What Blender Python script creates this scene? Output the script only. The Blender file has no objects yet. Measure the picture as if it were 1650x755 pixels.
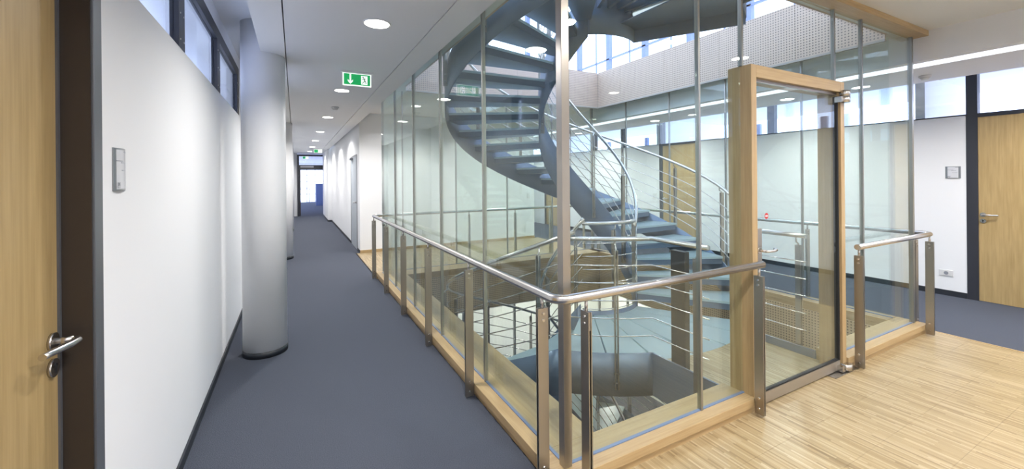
import bpy, bmesh, math, random
from mathutils import Vector, Matrix
sc = bpy.context.scene
R = math.radians
random.seed(3)

# ------------------------------------------------------------------ camera
FPX, PYH, YAW, ROLL = 657.9, 286.24, 0.4887, -0.0088
cam_data = bpy.data.cameras.new('camera')
cam = bpy.data.objects.new('camera', cam_data)
sc.collection.objects.link(cam)
cam_data.sensor_fit = 'HORIZONTAL'
cam_data.sensor_width = 36.0
cam_data.lens = 36.0 * FPX / 1650.0
cam_data.shift_x = 0.0
cam_data.shift_y = (PYH - 377.5) / 1650.0
cam_data.clip_start = 0.05
cam_data.clip_end = 200
fwd = Vector((math.sin(YAW), math.cos(YAW), 0))
rgt = Vector((math.cos(YAW), -math.sin(YAW), 0))
up = Vector((0, 0, 1))
c_, s_ = math.cos(ROLL), math.sin(ROLL)
r2 = rgt * c_ + up * s_
u2 = up * c_ - rgt * s_
cam.matrix_world = Matrix((
    (r2.x, u2.x, -fwd.x, -1.2367), (r2.y, u2.y, -fwd.y, -1.7556),
    (r2.z, u2.z, -fwd.z, 1.6), (0, 0, 0, 1)))
sc.camera = cam

# ------------------------------------------------------------------ world and exposure
w = bpy.data.worlds.new('overcast_sky')
sc.world = w
w.use_nodes = True
nt = w.node_tree
bg = nt.nodes['Background']
tc = nt.nodes.new('ShaderNodeTexCoord')
sep = nt.nodes.new('ShaderNodeSeparateXYZ')
ramp = nt.nodes.new('ShaderNodeValToRGB')
ramp.color_ramp.elements[0].position = 0.0
ramp.color_ramp.elements[0].color = (0.52, 0.575, 0.86, 1)
ramp.color_ramp.elements[1].position = 0.75
ramp.color_ramp.elements[1].color = (0.62, 0.76, 1.0, 1)
nt.links.new(tc.outputs['Generated'], sep.inputs[0])
nt.links.new(sep.outputs['Z'], ramp.inputs[0])
nt.links.new(ramp.outputs[0], bg.inputs['Color'])
bg.inputs['Strength'].default_value = 3.9
sc.view_settings.view_transform = 'Standard'
sc.view_settings.look = 'None'
sc.view_settings.gamma = 1.0
sc.view_settings.use_curve_mapping = False
sc.view_settings.exposure = 0.42
sc.cycles.transparent_max_bounces = 32
sc.cycles.max_bounces = 8
sc.cycles.caustics_reflective = False
sc.cycles.caustics_refractive = False
sc.cycles.sample_clamp_indirect = 6.0
LAMP = 27.0          # power of one ceiling downlight, W

# ------------------------------------------------------------------ materials
def new_mat(name):
    m = bpy.data.materials.new(name)
    m.use_nodes = True
    return m, m.node_tree, m.node_tree.nodes['Principled BSDF']

def plain(name, col, rough=0.5, metal=0.0, spec=0.5, bump=0.0, scale=200.0, var=0.0):
    m, t, b = new_mat(name)
    b.inputs['Base Color'].default_value = (*col, 1)
    b.inputs['Roughness'].default_value = rough
    b.inputs['Metallic'].default_value = metal
    b.inputs['Specular IOR Level'].default_value = spec
    if bump or var:
        g = t.nodes.new('ShaderNodeNewGeometry')
        n = t.nodes.new('ShaderNodeTexNoise')
        n.inputs['Scale'].default_value = scale
        n.inputs['Detail'].default_value = 4
        t.links.new(g.outputs['Position'], n.inputs['Vector'])
        if bump:
            bp = t.nodes.new('ShaderNodeBump')
            bp.inputs['Strength'].default_value = bump
            bp.inputs['Distance'].default_value = 0.002
            t.links.new(n.outputs['Fac'], bp.inputs['Height'])
            t.links.new(bp.outputs[0], b.inputs['Normal'])
        if var:
            mx = t.nodes.new('ShaderNodeMix'); mx.data_type = 'RGBA'
            mx.inputs['A'].default_value = (*[c * (1 - var) for c in col], 1)
            mx.inputs['B'].default_value = (*[min(1, c * (1 + var)) for c in col], 1)
            t.links.new(n.outputs['Fac'], mx.inputs['Factor'])
            t.links.new(mx.outputs['Result'], b.inputs['Base Color'])
    return m

def oak(name, axis, light=(0.50, 0.365, 0.195), dark=(0.37, 0.25, 0.12), rough=0.38):
    m, t, b = new_mat(name)
    g = t.nodes.new('ShaderNodeNewGeometry')
    mp = t.nodes.new('ShaderNodeMapping')
    s = [70, 70, 70]; s['xyz'.index(axis)] = 2.2
    mp.inputs['Scale'].default_value = s
    n = t.nodes.new('ShaderNodeTexNoise')
    n.inputs['Scale'].default_value = 1.0; n.inputs['Detail'].default_value = 5; n.inputs['Roughness'].default_value = 0.65
    n2 = t.nodes.new('ShaderNodeTexNoise')
    mp2 = t.nodes.new('ShaderNodeMapping')
    s = [7, 7, 7]; s['xyz'.index(axis)] = 0.7
    mp2.inputs['Scale'].default_value = s
    t.links.new(g.outputs['Position'], mp.inputs[0]); t.links.new(mp.outputs[0], n.inputs['Vector'])
    t.links.new(g.outputs['Position'], mp2.inputs[0]); t.links.new(mp2.outputs[0], n2.inputs['Vector'])
    a = t.nodes.new('ShaderNodeMath'); a.operation = 'MULTIPLY_ADD'
    a.inputs[1].default_value = 0.6
    a2 = t.nodes.new('ShaderNodeMath'); a2.operation = 'MULTIPLY'; a2.inputs[1].default_value = 0.4
    t.links.new(n2.outputs['Fac'], a2.inputs[0]); t.links.new(n.outputs['Fac'], a.inputs[0]); t.links.new(a2.outputs[0], a.inputs[2])
    r = t.nodes.new('ShaderNodeValToRGB')
    r.color_ramp.elements[0].position = 0.32; r.color_ramp.elements[0].color = (*dark, 1)
    r.color_ramp.elements[1].position = 0.68; r.color_ramp.elements[1].color = (*light, 1)
    t.links.new(a.outputs[0], r.inputs[0]); t.links.new(r.outputs[0], b.inputs['Base Color'])
    b.inputs['Roughness'].default_value = rough
    return m

def parquet_mat():
    """narrow upright oak lamellas running along y, each with a tone of its own"""
    m, t, b = new_mat('parquet_oak')
    g = t.nodes.new('ShaderNodeNewGeometry')
    sp = t.nodes.new('ShaderNodeSeparateXYZ')
    t.links.new(g.outputs['Position'], sp.inputs[0])
    def mth(op, a, bb=None, c=None):
        n = t.nodes.new('ShaderNodeMath'); n.operation = op
        for i, v in enumerate((a, bb, c)):
            if v is None: continue
            if isinstance(v, (int, float)): n.inputs[i].default_value = v
            else: t.links.new(v, n.inputs[i])
        return n.outputs[0]
    xi = mth('DIVIDE', sp.outputs['X'], 0.0125)
    ix = mth('FLOOR', xi)
    wn = t.nodes.new('ShaderNodeTexWhiteNoise'); wn.noise_dimensions = '1D'
    t.links.new(ix, wn.inputs['W'])
    yy = mth('DIVIDE', sp.outputs['Y'], 0.30)
    yo = mth('ADD', yy, wn.outputs['Value'])
    iy = mth('FLOOR', yo)
    cmb = t.nodes.new('ShaderNodeCombineXYZ')
    t.links.new(ix, cmb.inputs[0]); t.links.new(iy, cmb.inputs[1])
    w2 = t.nodes.new('ShaderNodeTexWhiteNoise'); w2.noise_dimensions = '2D'
    t.links.new(cmb.outputs[0], w2.inputs['Vector'])
    r = t.nodes.new('ShaderNodeValToRGB')
    cr = r.color_ramp
    cr.elements[0].position = 0.0; cr.elements[0].color = (0.235, 0.165, 0.082, 1)
    cr.elements[1].position = 1.0; cr.elements[1].color = (0.47, 0.375, 0.235, 1)
    e = cr.elements.new(0.22); e.color = (0.33, 0.245, 0.13, 1)
    e = cr.elements.new(0.75); e.color = (0.39, 0.298, 0.168, 1)
    t.links.new(w2.outputs['Value'], r.inputs[0])
    mp = t.nodes.new('ShaderNodeMapping'); mp.inputs['Scale'].default_value = (220, 9, 60)
    n = t.nodes.new('ShaderNodeTexNoise'); n.inputs['Scale'].default_value = 1; n.inputs['Detail'].default_value = 3
    t.links.new(g.outputs['Position'], mp.inputs[0]); t.links.new(mp.outputs[0], n.inputs['Vector'])
    k = mth('MULTIPLY_ADD', n.outputs['Fac'], 0.42, 0.79)
    # dark hairline joint between lamellas
    fr = mth('FRACT', xi)
    ed = mth('GREATER_THAN', mth('ABSOLUTE', mth('SUBTRACT', fr, 0.5)), 0.455)
    k2 = mth('MULTIPLY', k, mth('MULTIPLY_ADD', ed, -0.28, 1.0))
    mx = t.nodes.new('ShaderNodeVectorMath'); mx.operation = 'SCALE'
    t.links.new(r.outputs[0], mx.inputs[0]); t.links.new(k2, mx.inputs['Scale'])
    t.links.new(mx.outputs[0], b.inputs['Base Color'])
    b.inputs['Roughness'].default_value = 0.33
    return m

def carpet_mat():
    m, t, b = new_mat('carpet_anthracite')
    g = t.nodes.new('ShaderNodeNewGeometry')
    n = t.nodes.new('ShaderNodeTexNoise'); n.inputs['Scale'].default_value = 260; n.inputs['Detail'].default_value = 3
    v = t.nodes.new('ShaderNodeTexVoronoi'); v.inputs['Scale'].default_value = 170
    t.links.new(g.outputs['Position'], n.inputs['Vector']); t.links.new(g.outputs['Position'], v.inputs['Vector'])
    r = t.nodes.new('ShaderNodeValToRGB')
    r.color_ramp.elements[0].position = 0.35; r.color_ramp.elements[0].color = (0.040, 0.046, 0.062, 1)
    r.color_ramp.elements[1].position = 0.68; r.color_ramp.elements[1].color = (0.11, 0.122, 0.155, 1)
    t.links.new(n.outputs['Fac'], r.inputs[0]); t.links.new(r.outputs[0], b.inputs['Base Color'])
    bp = t.nodes.new('ShaderNodeBump'); bp.inputs['Strength'].default_value = 0.5; bp.inputs['Distance'].default_value = 0.003
    t.links.new(v.outputs['Distance'], bp.inputs['Height']); t.links.new(bp.outputs[0], b.inputs['Normal'])
    b.inputs['Roughness'].default_value = 0.95
    b.inputs['Specular IOR Level'].default_value = 0.15
    return m

def glass_mat(name, tint=(0.955, 0.985, 0.97), refl=1.0, alpha_rough=0.0):
    """window glass: lets light straight through with a faint green tint and mirrors by Fresnel"""
    m = bpy.data.materials.new(name); m.use_nodes = True
    t = m.node_tree; t.nodes.clear()
    o = t.nodes.new('ShaderNodeOutputMaterial'); mx = t.nodes.new('ShaderNodeMixShader')
    tr = t.nodes.new('ShaderNodeBsdfTransparent'); tr.inputs[0].default_value = (*tint, 1)
    gl = t.nodes.new('ShaderNodeBsdfGlossy'); gl.inputs['Roughness'].default_value = alpha_rough
    gl.inputs[0].default_value = (0.96, 1.0, 0.98, 1)
    f = t.nodes.new('ShaderNodeFresnel')
    gg = t.nodes.new('ShaderNodeNewGeometry'); mr = t.nodes.new('ShaderNodeMapRange')   # same Fresnel on both faces of the pane
    mr.inputs['To Min'].default_value = 1.5; mr.inputs['To Max'].default_value = 1 / 1.5
    t.links.new(gg.outputs['Backfacing'], mr.inputs[0]); t.links.new(mr.outputs[0], f.inputs[0])
    k = t.nodes.new('ShaderNodeMath'); k.operation = 'MULTIPLY'; k.inputs[1].default_value = refl
    t.links.new(f.outputs[0], k.inputs[0]); t.links.new(k.outputs[0], mx.inputs[0])
    t.links.new(tr.outputs[0], mx.inputs[1]); t.links.new(gl.outputs[0], mx.inputs[2]); t.links.new(mx.outputs[0], o.inputs[0])
    return m

def frosted_mat():
    m = bpy.data.materials.new('frosted_glass'); m.use_nodes = True
    t = m.node_tree; b = t.nodes['Principled BSDF']; o = t.nodes['Material Output']
    b.inputs['Base Color'].default_value = (0.55, 0.66, 0.69, 1); b.inputs['Roughness'].default_value = 0.28
    tl = t.nodes.new('ShaderNodeBsdfTranslucent'); tl.inputs[0].default_value = (0.66, 0.78, 0.80, 1)
    mx = t.nodes.new('ShaderNodeMixShader'); mx.inputs[0].default_value = 0.45
    t.links.new(b.outputs[0], mx.inputs[1]); t.links.new(tl.outputs[0], mx.inputs[2]); t.links.new(mx.outputs[0], o.inputs[0])
    return m

def perf_mat(name, base, hole, uaxis):
    """acoustic panel face with a regular grid of small drilled holes"""
    m, t, b = new_mat(name)
    g = t.nodes.new('ShaderNodeNewGeometry'); sp = t.nodes.new('ShaderNodeSeparateXYZ')
    t.links.new(g.outputs['Position'], sp.inputs[0])
    def mth(op, a, bb=None):
        n = t.nodes.new('ShaderNodeMath'); n.operation = op
        for i, v in enumerate((a, bb)):
            if v is None: continue
            if isinstance(v, (int, float)): n.inputs[i].default_value = v
            else: t.links.new(v, n.inputs[i])
        return n.outputs[0]
    P = 0.032
    du = mth('SUBTRACT', mth('FRACT', mth('DIVIDE', sp.outputs[uaxis], P)), 0.5)
    dv = mth('SUBTRACT', mth('FRACT', mth('DIVIDE', sp.outputs['Z'], P)), 0.5)
    d = mth('SQRT', mth('ADD', mth('MULTIPLY', du, du), mth('MULTIPLY', dv, dv)))
    inh = mth('LESS_THAN', d, 0.23)
    mx = t.nodes.new('ShaderNodeMix'); mx.data_type = 'RGBA'
    mx.inputs['A'].default_value = (*base, 1); mx.inputs['B'].default_value = (*hole, 1)
    t.links.new(inh, mx.inputs['Factor']); t.links.new(mx.outputs['Result'], b.inputs['Base Color'])
    b.inputs['Roughness'].default_value = 0.55
    return m

def emit(name, col, s):
    m, t, b = new_mat(name)
    b.inputs['Base Color'].default_value = (*[min(.8, c * .8) for c in col], 1)
    b.inputs['Emission Color'].default_value = (*col, 1)
    b.inputs['Emission Strength'].default_value = s
    return m

def steel_mat(name, col, rough, axis='z'):
    m, t, b = new_mat(name)
    g = t.nodes.new('ShaderNodeNewGeometry'); mp = t.nodes.new('ShaderNodeMapping')
    s = [900, 900, 900]; s['xyz'.index(axis)] = 12
    mp.inputs['Scale'].default_value = s
    n = t.nodes.new('ShaderNodeTexNoise'); n.inputs['Scale'].default_value = 1
    t.links.new(g.outputs['Position'], mp.inputs[0]); t.links.new(mp.outputs[0], n.inputs['Vector'])
    mr = t.nodes.new('ShaderNodeMapRange'); mr.inputs['To Min'].default_value = rough - 0.06; mr.inputs['To Max'].default_value = rough + 0.1
    t.links.new(n.outputs['Fac'], mr.inputs[0]); t.links.new(mr.outputs[0], b.inputs['Roughness'])
    b.inputs['Base Color'].default_value = (*col, 1); b.inputs['Metallic'].default_value = 1.0
    return m

M = dict(
    white=plain('wall_paint', (0.84, 0.85, 0.87), 0.75, bump=0.08, scale=350),
    ceil=plain('ceiling_paint', (0.80, 0.81, 0.84), 0.8, bump=0.05, scale=300),
    ceilw=plain('ceiling_strip_paint', (0.82, 0.83, 0.84), 0.7),
    colm=plain('column_paint', (0.86, 0.87, 0.89), 0.6),
    dark=plain('anthracite_paint', (0.030, 0.032, 0.042), 0.42),
    frame=plain('bronze_grey_frame', (0.050, 0.040, 0.034), 0.35, 0.3),
    frame_edge=plain('frame_edge_grey', (0.13, 0.14, 0.16), 0.4, 0.4),
    strip=plain('panel_edge_strip', (0.42, 0.39, 0.36), 0.5),
    base=plain('baseboard_black', (0.018, 0.022, 0.03), 0.5),
    carpet=carpet_mat(), parquet=parquet_mat(),
    oak_x=oak('oak_along_x', 'x'), oak_y=oak('oak_along_y', 'y'), oak_z=oak('oak_along_z', 'z'),
    veneer=oak('oak_veneer_door', 'z', (0.50, 0.36, 0.17), (0.36, 0.25, 0.105), 0.4),
    steel=steel_mat('brushed_steel', (0.43, 0.40, 0.36), 0.32, 'z'),
    steel_b=plain('brushed_steel_tube', (0.60, 0.575, 0.55), 0.27, 1.0),
    steel_x=steel_mat('brushed_steel_rail', (0.50, 0.47, 0.43), 0.38, 'x'),
    mull=steel_mat('mullion_steel', (0.40, 0.40, 0.38), 0.35, 'z'),
    stair=plain('stair_steel_paint', (0.130, 0.182, 0.270), 0.34, 0.25, var=0.10, scale=9),
    stair_dark=plain('stair_post_paint', (0.07, 0.065, 0.06), 0.4, 0.3),
    glass=glass_mat('partition_glass', (0.94, 0.978, 0.965), 1.0),
    glass_clear=glass_mat('window_glass', (0.97, 0.985, 0.985), 0.8),
    glass_edge=plain('glass_gasket', (0.16, 0.22, 0.36), 0.3),
    frost=frosted_mat(),
    perf_up_x=perf_mat('perforated_panel_pale_x', (0.62, 0.475, 0.385), (0.10, 0.07, 0.06), 'X'),
    perf_up_y=perf_mat('perforated_panel_pale_y', (0.62, 0.49, 0.395), (0.10, 0.07, 0.06), 'Y'),
    perf_lo_x=perf_mat('perforated_panel_oak_x', (0.58, 0.44, 0.28), (0.06, 0.035, 0.02), 'X'),
    perf_lo_y=perf_mat('perforated_panel_oak_y', (0.58, 0.44, 0.28), (0.06, 0.035, 0.02), 'Y'),
    lamp=emit('lamp_diffuser', (1.0, 0.95, 0.88), 9.0),
    cove=emit('daylight_sheen_glow', (0.86, 0.90, 1.0), 2.6),  # emission in place of daylight reflected on the ceiling strip
    tube=emit('tube_diffuser', (0.80, 0.90, 1.0), 0.7),
    green=emit('sign_green', (0.01, 0.36, 0.10), 0.55),
    signw=emit('sign_white', (0.95, 1.0, 0.95), 0.6),
    signk=plain('sign_figure', (0.05, 0.25, 0.12), 0.5),
    plastic=plain('white_plastic', (0.72, 0.72, 0.72), 0.35),
    plate=plain('sign_plate', (0.66, 0.67, 0.71), 0.25),
    ink=plain('sign_ink', (0.26, 0.28, 0.32), 0.5),
    alu=plain('sign_aluminium', (0.30, 0.31, 0.33), 0.35, 0.7),
    red=plain('red_film', (0.50, 0.03, 0.03), 0.4),
    grey_door=plain('grey_door_paint', (0.42, 0.46, 0.50), 0.45),
    post_up=plain('facade_post', (0.20, 0.24, 0.42), 0.5),
    cab=plain('blue_grey_cabinet', (0.10, 0.14, 0.28), 0.5),
    book=plain('red_door_edge', (0.35, 0.03, 0.05), 0.5),
    lower=plain('lower_wall_paint', (0.76, 0.78, 0.72), 0.8),
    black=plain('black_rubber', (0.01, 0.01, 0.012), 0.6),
)

# ------------------------------------------------------------------ builders
COL = sc.collection
def wloc(o):
    v = Vector((0, 0, 0))
    while o is not None:
        v += o.location; o = o.parent
    return v

class MB:
    def __init__(s): s.bm = bmesh.new()
    def box(s, x0, x1, y0, y1, z0, z1):
        v = [s.bm.verts.new((x, y, z)) for x in (x0, x1) for y in (y0, y1) for z in (z0, z1)]
        for f in ((0, 1, 3, 2), (4, 6, 7, 5), (0, 4, 5, 1), (2, 3, 7, 6), (0, 2, 6, 4), (1, 5, 7, 3)):
            s.bm.faces.new([v[i] for i in f])
        return s
    def tube(s, pts, r, n=10, cap=True):
        pts = [Vector(p) for p in pts]
        rings = []; ref = None
        for i, p in enumerate(pts):
            if i == 0: d = pts[1] - p
            elif i == len(pts) - 1: d = p - pts[i - 1]
            else: d = (pts[i + 1] - p).normalized() + (p - pts[i - 1]).normalized()
            d.normalize()
            if ref is None: ref = Vector((0, 0, 1)) if abs(d.z) < 0.9 else Vector((1, 0, 0))
            a = (ref - d * ref.dot(d)).normalized(); b = d.cross(a); ref = a
            k = 1.0
            if 0 < i < len(pts) - 1:
                cs = max(0.5, (pts[i + 1] - p).normalized().dot(d)); k = 1 / cs
            rings.append([s.bm.verts.new(p + (a * math.cos(2 * math.pi * j / n) + b * math.sin(2 * math.pi * j / n)) * r * (k if False else 1)) for j in range(n)])
        for q, t in zip(rings, rings[1:]):
            for j in range(n):
                f = s.bm.faces.new((q[j], q[(j + 1) % n], t[(j + 1) % n], t[j])); f.smooth = True
        if cap:
            s.bm.faces.new(rings[0][::-1]); s.bm.faces.new(rings[-1])
        return s
    def cyl(s, p0, p1, r, n=16, r1=None):
        p0, p1 = Vector(p0), Vector(p1); d = (p1 - p0).normalized()
        ref = Vector((0, 0, 1)) if abs(d.z) < 0.9 else Vector((1, 0, 0))
        a = (ref - d * ref.dot(d)).normalized(); b = d.cross(a); r1 = r if r1 is None else r1
        q = [s.bm.verts.new(p0 + (a * math.cos(2 * math.pi * j / n) + b * math.sin(2 * math.pi * j / n)) * r) for j in range(n)]
        t = [s.bm.verts.new(p1 + (a * math.cos(2 * math.pi * j / n) + b * math.sin(2 * math.pi * j / n)) * r1) for j in range(n)]
        for j in range(n):
            f = s.bm.faces.new((q[j], q[(j + 1) % n], t[(j + 1) % n], t[j])); f.smooth = True
        s.bm.faces.new(q[::-1]); s.bm.faces.new(t)
        return s
    def prism(s, poly, axis, a, b):
        """polygon in the plane normal to axis, extruded from a to b"""
        def P(u, v, w):
            return {'x': (w, u, v), 'y': (u, w, v), 'z': (u, v, w)}[axis]
        q = [s.bm.verts.new(P(u, v, a)) for u, v in poly]; t = [s.bm.verts.new(P(u, v, b)) for u, v in poly]
        n = len(poly)
        for j in range(n): s.bm.faces.new((q[j], q[(j + 1) % n], t[(j + 1) % n], t[j]))
        s.bm.faces.new(q[::-1]); s.bm.faces.new(t)
        return s
    def loft(s, rings, smooth=False):
        """list of equal closed sections -> solid"""
        vs = [[s.bm.verts.new(p) for p in r] for r in rings]; n = len(vs[0])
        for q, t in zip(vs, vs[1:]):
            for j in range(n):
                f = s.bm.faces.new((q[j], q[(j + 1) % n], t[(j + 1) % n], t[j])); f.smooth = smooth
        s.bm.faces.new(vs[0][::-1]); s.bm.faces.new(vs[-1])
        return s
    def mesh(s, name, mat, off=(0, 0, 0)):
        bmesh.ops.recalc_face_normals(s.bm, faces=s.bm.faces)
        bmesh.ops.translate(s.bm, verts=s.bm.verts, vec=-Vector(off))
        me = bpy.data.meshes.new(name); s.bm.to_mesh(me); s.bm.free()
        me.materials.append(mat)
        return me
    def build(s, name, mat, parent=None, loc=None, bevel=0.0):
        """loc: origin of the new object in the world; children default to their parent's origin"""
        pl = wloc(parent) if parent is not None else Vector((0, 0, 0))
        L = Vector(loc) if loc is not None else pl.copy()
        o = bpy.data.objects.new(name, s.mesh(name, mat, L)); COL.objects.link(o)
        o.location = L - pl; o.parent = parent
        if bevel:
            b = o.modifiers.new('bevel', 'BEVEL'); b.width = bevel; b.segments = 2; b.limit_method = 'ANGLE'
        return o

def thing(name, label, cat, loc=(0, 0, 0), group=None):
    o = bpy.data.objects.new(name, None); COL.objects.link(o); o.location = loc
    o['label'] = label; o['category'] = cat
    if group: o['group'] = group
    return o
def tag(o, label, cat, group=None):
    o['label'] = label; o['category'] = cat
    if group: o['group'] = group
    return o
def struct(o, label, cat):
    o['kind'] = 'structure'; o['label'] = label; o['category'] = cat
    return o
def stuff(o):
    o['kind'] = 'stuff'; return o
def sthing(name, label, cat, loc=(0, 0, 0)):
    return struct(thing(name, label, cat, loc), label, cat)
def inst(me, name, parent, loc=(0, 0, 0), rz=0.0):
    o = bpy.data.objects.new(name, me); COL.objects.link(o)
    o.location = loc; o.rotation_euler = (0, 0, rz); o.parent = parent
    return o
def copy_tree(o, parent=None):
    c = o.copy(); COL.objects.link(c); c.parent = parent
    for ch in list(o.children):
        copy_tree(ch, c)
    return c
def text_mesh(txt, size, depth=0.0004):
    cu = bpy.data.curves.new('t', 'FONT'); cu.body = txt; cu.size = size; cu.extrude = depth
    cu.align_x = 'LEFT'; cu.resolution_u = 3
    o = bpy.data.objects.new('t', cu); COL.objects.link(o)
    dg = bpy.context.evaluated_depsgraph_get()
    me = bpy.data.meshes.new_from_object(o.evaluated_get(dg))
    bpy.data.objects.remove(o)
    return me

# ================================================================== THE SETTING
GW, GL, MOD = 4.28, 5.035, 1.007          # glass box plan and pane module
VX0, VX1, VY0, VY1 = 0.31, 4.15, 0.15, 4.67  # void in the floor
WX, EX = -1.81, 6.36
S0 = -5.2                                   # room behind the camera
CZ, HZ = 2.75, 3.04                         # corridor ceiling, soffit by the stairwell
NY = 7.6

# floors -------------------------------------------------------------
fl = sthing('floor', 'anthracite carpet of the corridors around the glass stairwell', 'floor', (0, 0, 0))
MB().box(WX - .12, -0.072, S0, NY, -.66, 0).build('carpet', M['carpet'], fl)
MB().box(WX - .12, 0.01, NY, 18.4, -.66, 0).build('carpet', M['carpet'], fl)
MB().box(4.5, EX + .12, S0, 14.0, -.66, 0).build('carpet', M['carpet'], fl)
MB().box(-0.072, VX0 - .022, 0.0, 7.6, -.66, -.003).build('slab', M['ceil'], fl)
MB().box(VX1 + .022, 4.5, 0.0, 7.6, -.66, -.003).build('slab', M['ceil'], fl)
MB().box(VX0 - .022, VX1 + .022, VY1 + .022, 7.6, -.66, -.003).build('slab', M['ceil'], fl)
MB().box(-0.09, 4.5, S0, 0.0, -.66, -.006).build('slab', M['ceil'], fl)
MB().box(VX0 - .022, VX1 + .022, 0.0, VY0 - .022, -.66, -.003).build('slab', M['ceil'], fl)
ff = sthing('floor', 'carpet beyond the dark double door at the corridor end', 'floor', (0, 18.4, 0))
MB().box(-3.2, 1.5, 18.4, 31, -.4, 0).build('carpet', M['carpet'], ff)
fp = sthing('floor', 'narrow strip oak parquet in front of and behind the glass stairwell', 'floor', (0, 0, 0))
MB().box(-0.09, 4.5, 5.12, NY, -.003, 0).build('parquet_strip', M['parquet'], fp)
MB().box(-0.09, 4.5, S0, -2.31, -.006, 0).build('parquet_strip', M['parquet'], fp)
MB().box(-0.09, 4.5, -2.31, -0.07, -.006, -.0015).build('underlay', M['parquet'], fp)
MB().box(1.5, 2.76, -0.07, 0.15, -.006, 0).build('parquet_strip', M['parquet'], fp)
blk = MB().box(0.0006, 0.2544, 0.0005, 0.2995, -.006, 0).mesh('parquet_block', M['parquet'])
ny = 0
for i in range(18):
    for j in range(8):
        y = -2.31 + j * 0.28
        o = inst(blk, 'parquet_block', fp, (-0.09 + i * 0.255, y, 0))
        o.scale = (1, 0.28 / 0.30, 1)
        ny += 1
# oak threshold strip between parquet and carpet
struct(MB().box(4.492, 4.512, S0, -0.09, 0, .003).build('trim', M['oak_y'], None, (4.5, -2, 0)), 'thin edging strip where the parquet meets the right carpet', 'trim')

# walls ----------------------------------------------------------------
wl = sthing('wall_left', 'white wall of the corridor with a dark window band on top', 'wall', (WX, 0, 0))
MB().box(WX - .12, WX, 0.10, 3.97, 0, 2.36).build('wall_panel', M['white'], wl)
MB().box(WX - .12, WX, 3.97, 18.4, 0, 3.04).build('wall_panel', M['white'], wl)
MB().box(WX - .12, WX, S0, -1.02, 0, 2.36).build('wall_panel', M['white'], wl)
MB().box(WX - .12, WX, 0.10, 3.97, 2.90, 3.04).build('wall_panel', M['white'], wl)
MB().box(WX - .12, WX, S0, 0.10, 2.90, 3.04).build('wall_panel', M['white'], wl)
wb = sthing('wall_back', 'white wall behind the viewer', 'wall', (0, S0, 0))
MB().box(WX - .12, EX + .12, S0 - .12, S0, 0, 3.1).build('wall_panel', M['white'], wb)
wr = sthing('wall_right', 'white wall with oak doors under a bright window band', 'wall', (EX, 0, 0))
EDOORS = [(-0.90, 0.13), (4.05, 5.12), (9.05, 10.15)]
ys = S0
for a, b in EDOORS:
    MB().box(EX, EX + .12, ys, a, 0, 2.36).build('wall_panel', M['white'], wr); ys = b
MB().box(EX, EX + .12, ys, 14.0, 0, 2.36).build('wall_panel', M['white'], wr)
MB().box(EX, EX + .12, S0, 14.0, 2.88, 3.04).build('wall_panel', M['white'], wr)
MB().box(4.4, EX, 14.0, 14.12, 0, 3.04).build('wall_panel', M['white'], wr)
wc = sthing('wall_core', 'white core wall behind the stairwell and along the far corridor', 'wall', (0, NY, 0))
MB().box(0, 4.4, NY, NY + .15, 0, 3.04).build('wall_panel', M['white'], wc)
MB().box(0, .15, NY + .15, 15.2, 0, 3.04).build('wall_panel', M['white'], wc)
MB().box(-.13, .15, 15.2, 18.4, 0, 3.04).build('wall_panel', M['white'], wc)
MB().box(4.25, 4.4, NY + .15, 14.0, 0, 3.04).build('wall_panel', M['white'], wc)
wf = sthing('wall_far', 'walls of the room beyond the corridor end', 'wall', (0, 30, 0))
MB().box(-3.3, -3.2, 18.5, 20.5, 0, 2.8).build('wall_panel', M['white'], wf)  # left wall stops short, opened to the sky to brighten this room
MB().box(0.6, 0.7, 18.5, 31, 0, 2.8).build('wall_panel', M['white'], wf)
MB().box(0.7, 1.5, 18.5, 18.6, 0, 2.8).build('wall_panel', M['white'], wf)
MB().box(-3.3, -1.14, 18.42, 18.5, 0, 2.8).build('wall_panel', M['white'], wf)
MB().box(0.04, .7, 18.42, 18.5, 0, 2.8).build('wall_panel', M['white'], wf)
MB().box(-3.3, .7, 30.9, 31, 2.4, 2.8).build('wall_panel', M['white'], wf)

# baseboards -------------------------------------------------------------
def baseb(name, lab, *boxes, mat='base'):
    m = MB()
    for b in boxes: m.box(*b)
    struct(m.build(name, M[mat], None, (boxes[0][0], boxes[0][2], 0)), lab, 'baseboard')
baseb('baseboard_left', 'black baseboard along the left corridor wall', (WX, WX + .012, .10, 18.35, 0, .06))
baseb('baseboard_right', 'black baseboard under the right hand wall', (EX - .012, EX, .13, 4.05, 0, .07), (EX - .012, EX, 5.12, 9.05, 0, .07), (EX - .012, EX, S0, -.90, 0, .07))
baseb('baseboard_far', 'black baseboard of the core wall along the far corridor', (-.012, 0, NY, 7.95, 0, .06), (-.012, 0, 9.1, 15.2, 0, .06), (-.142, -.13, 15.19, 18.35, 0, .06), (-.142, 0, 15.188, 15.2, 0, .06))
baseb('baseboard_back', 'oak baseboard under the core wall behind the stairwell', (0, 4.4, NY - .014, NY, 0, .06), mat='oak_x')

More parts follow.
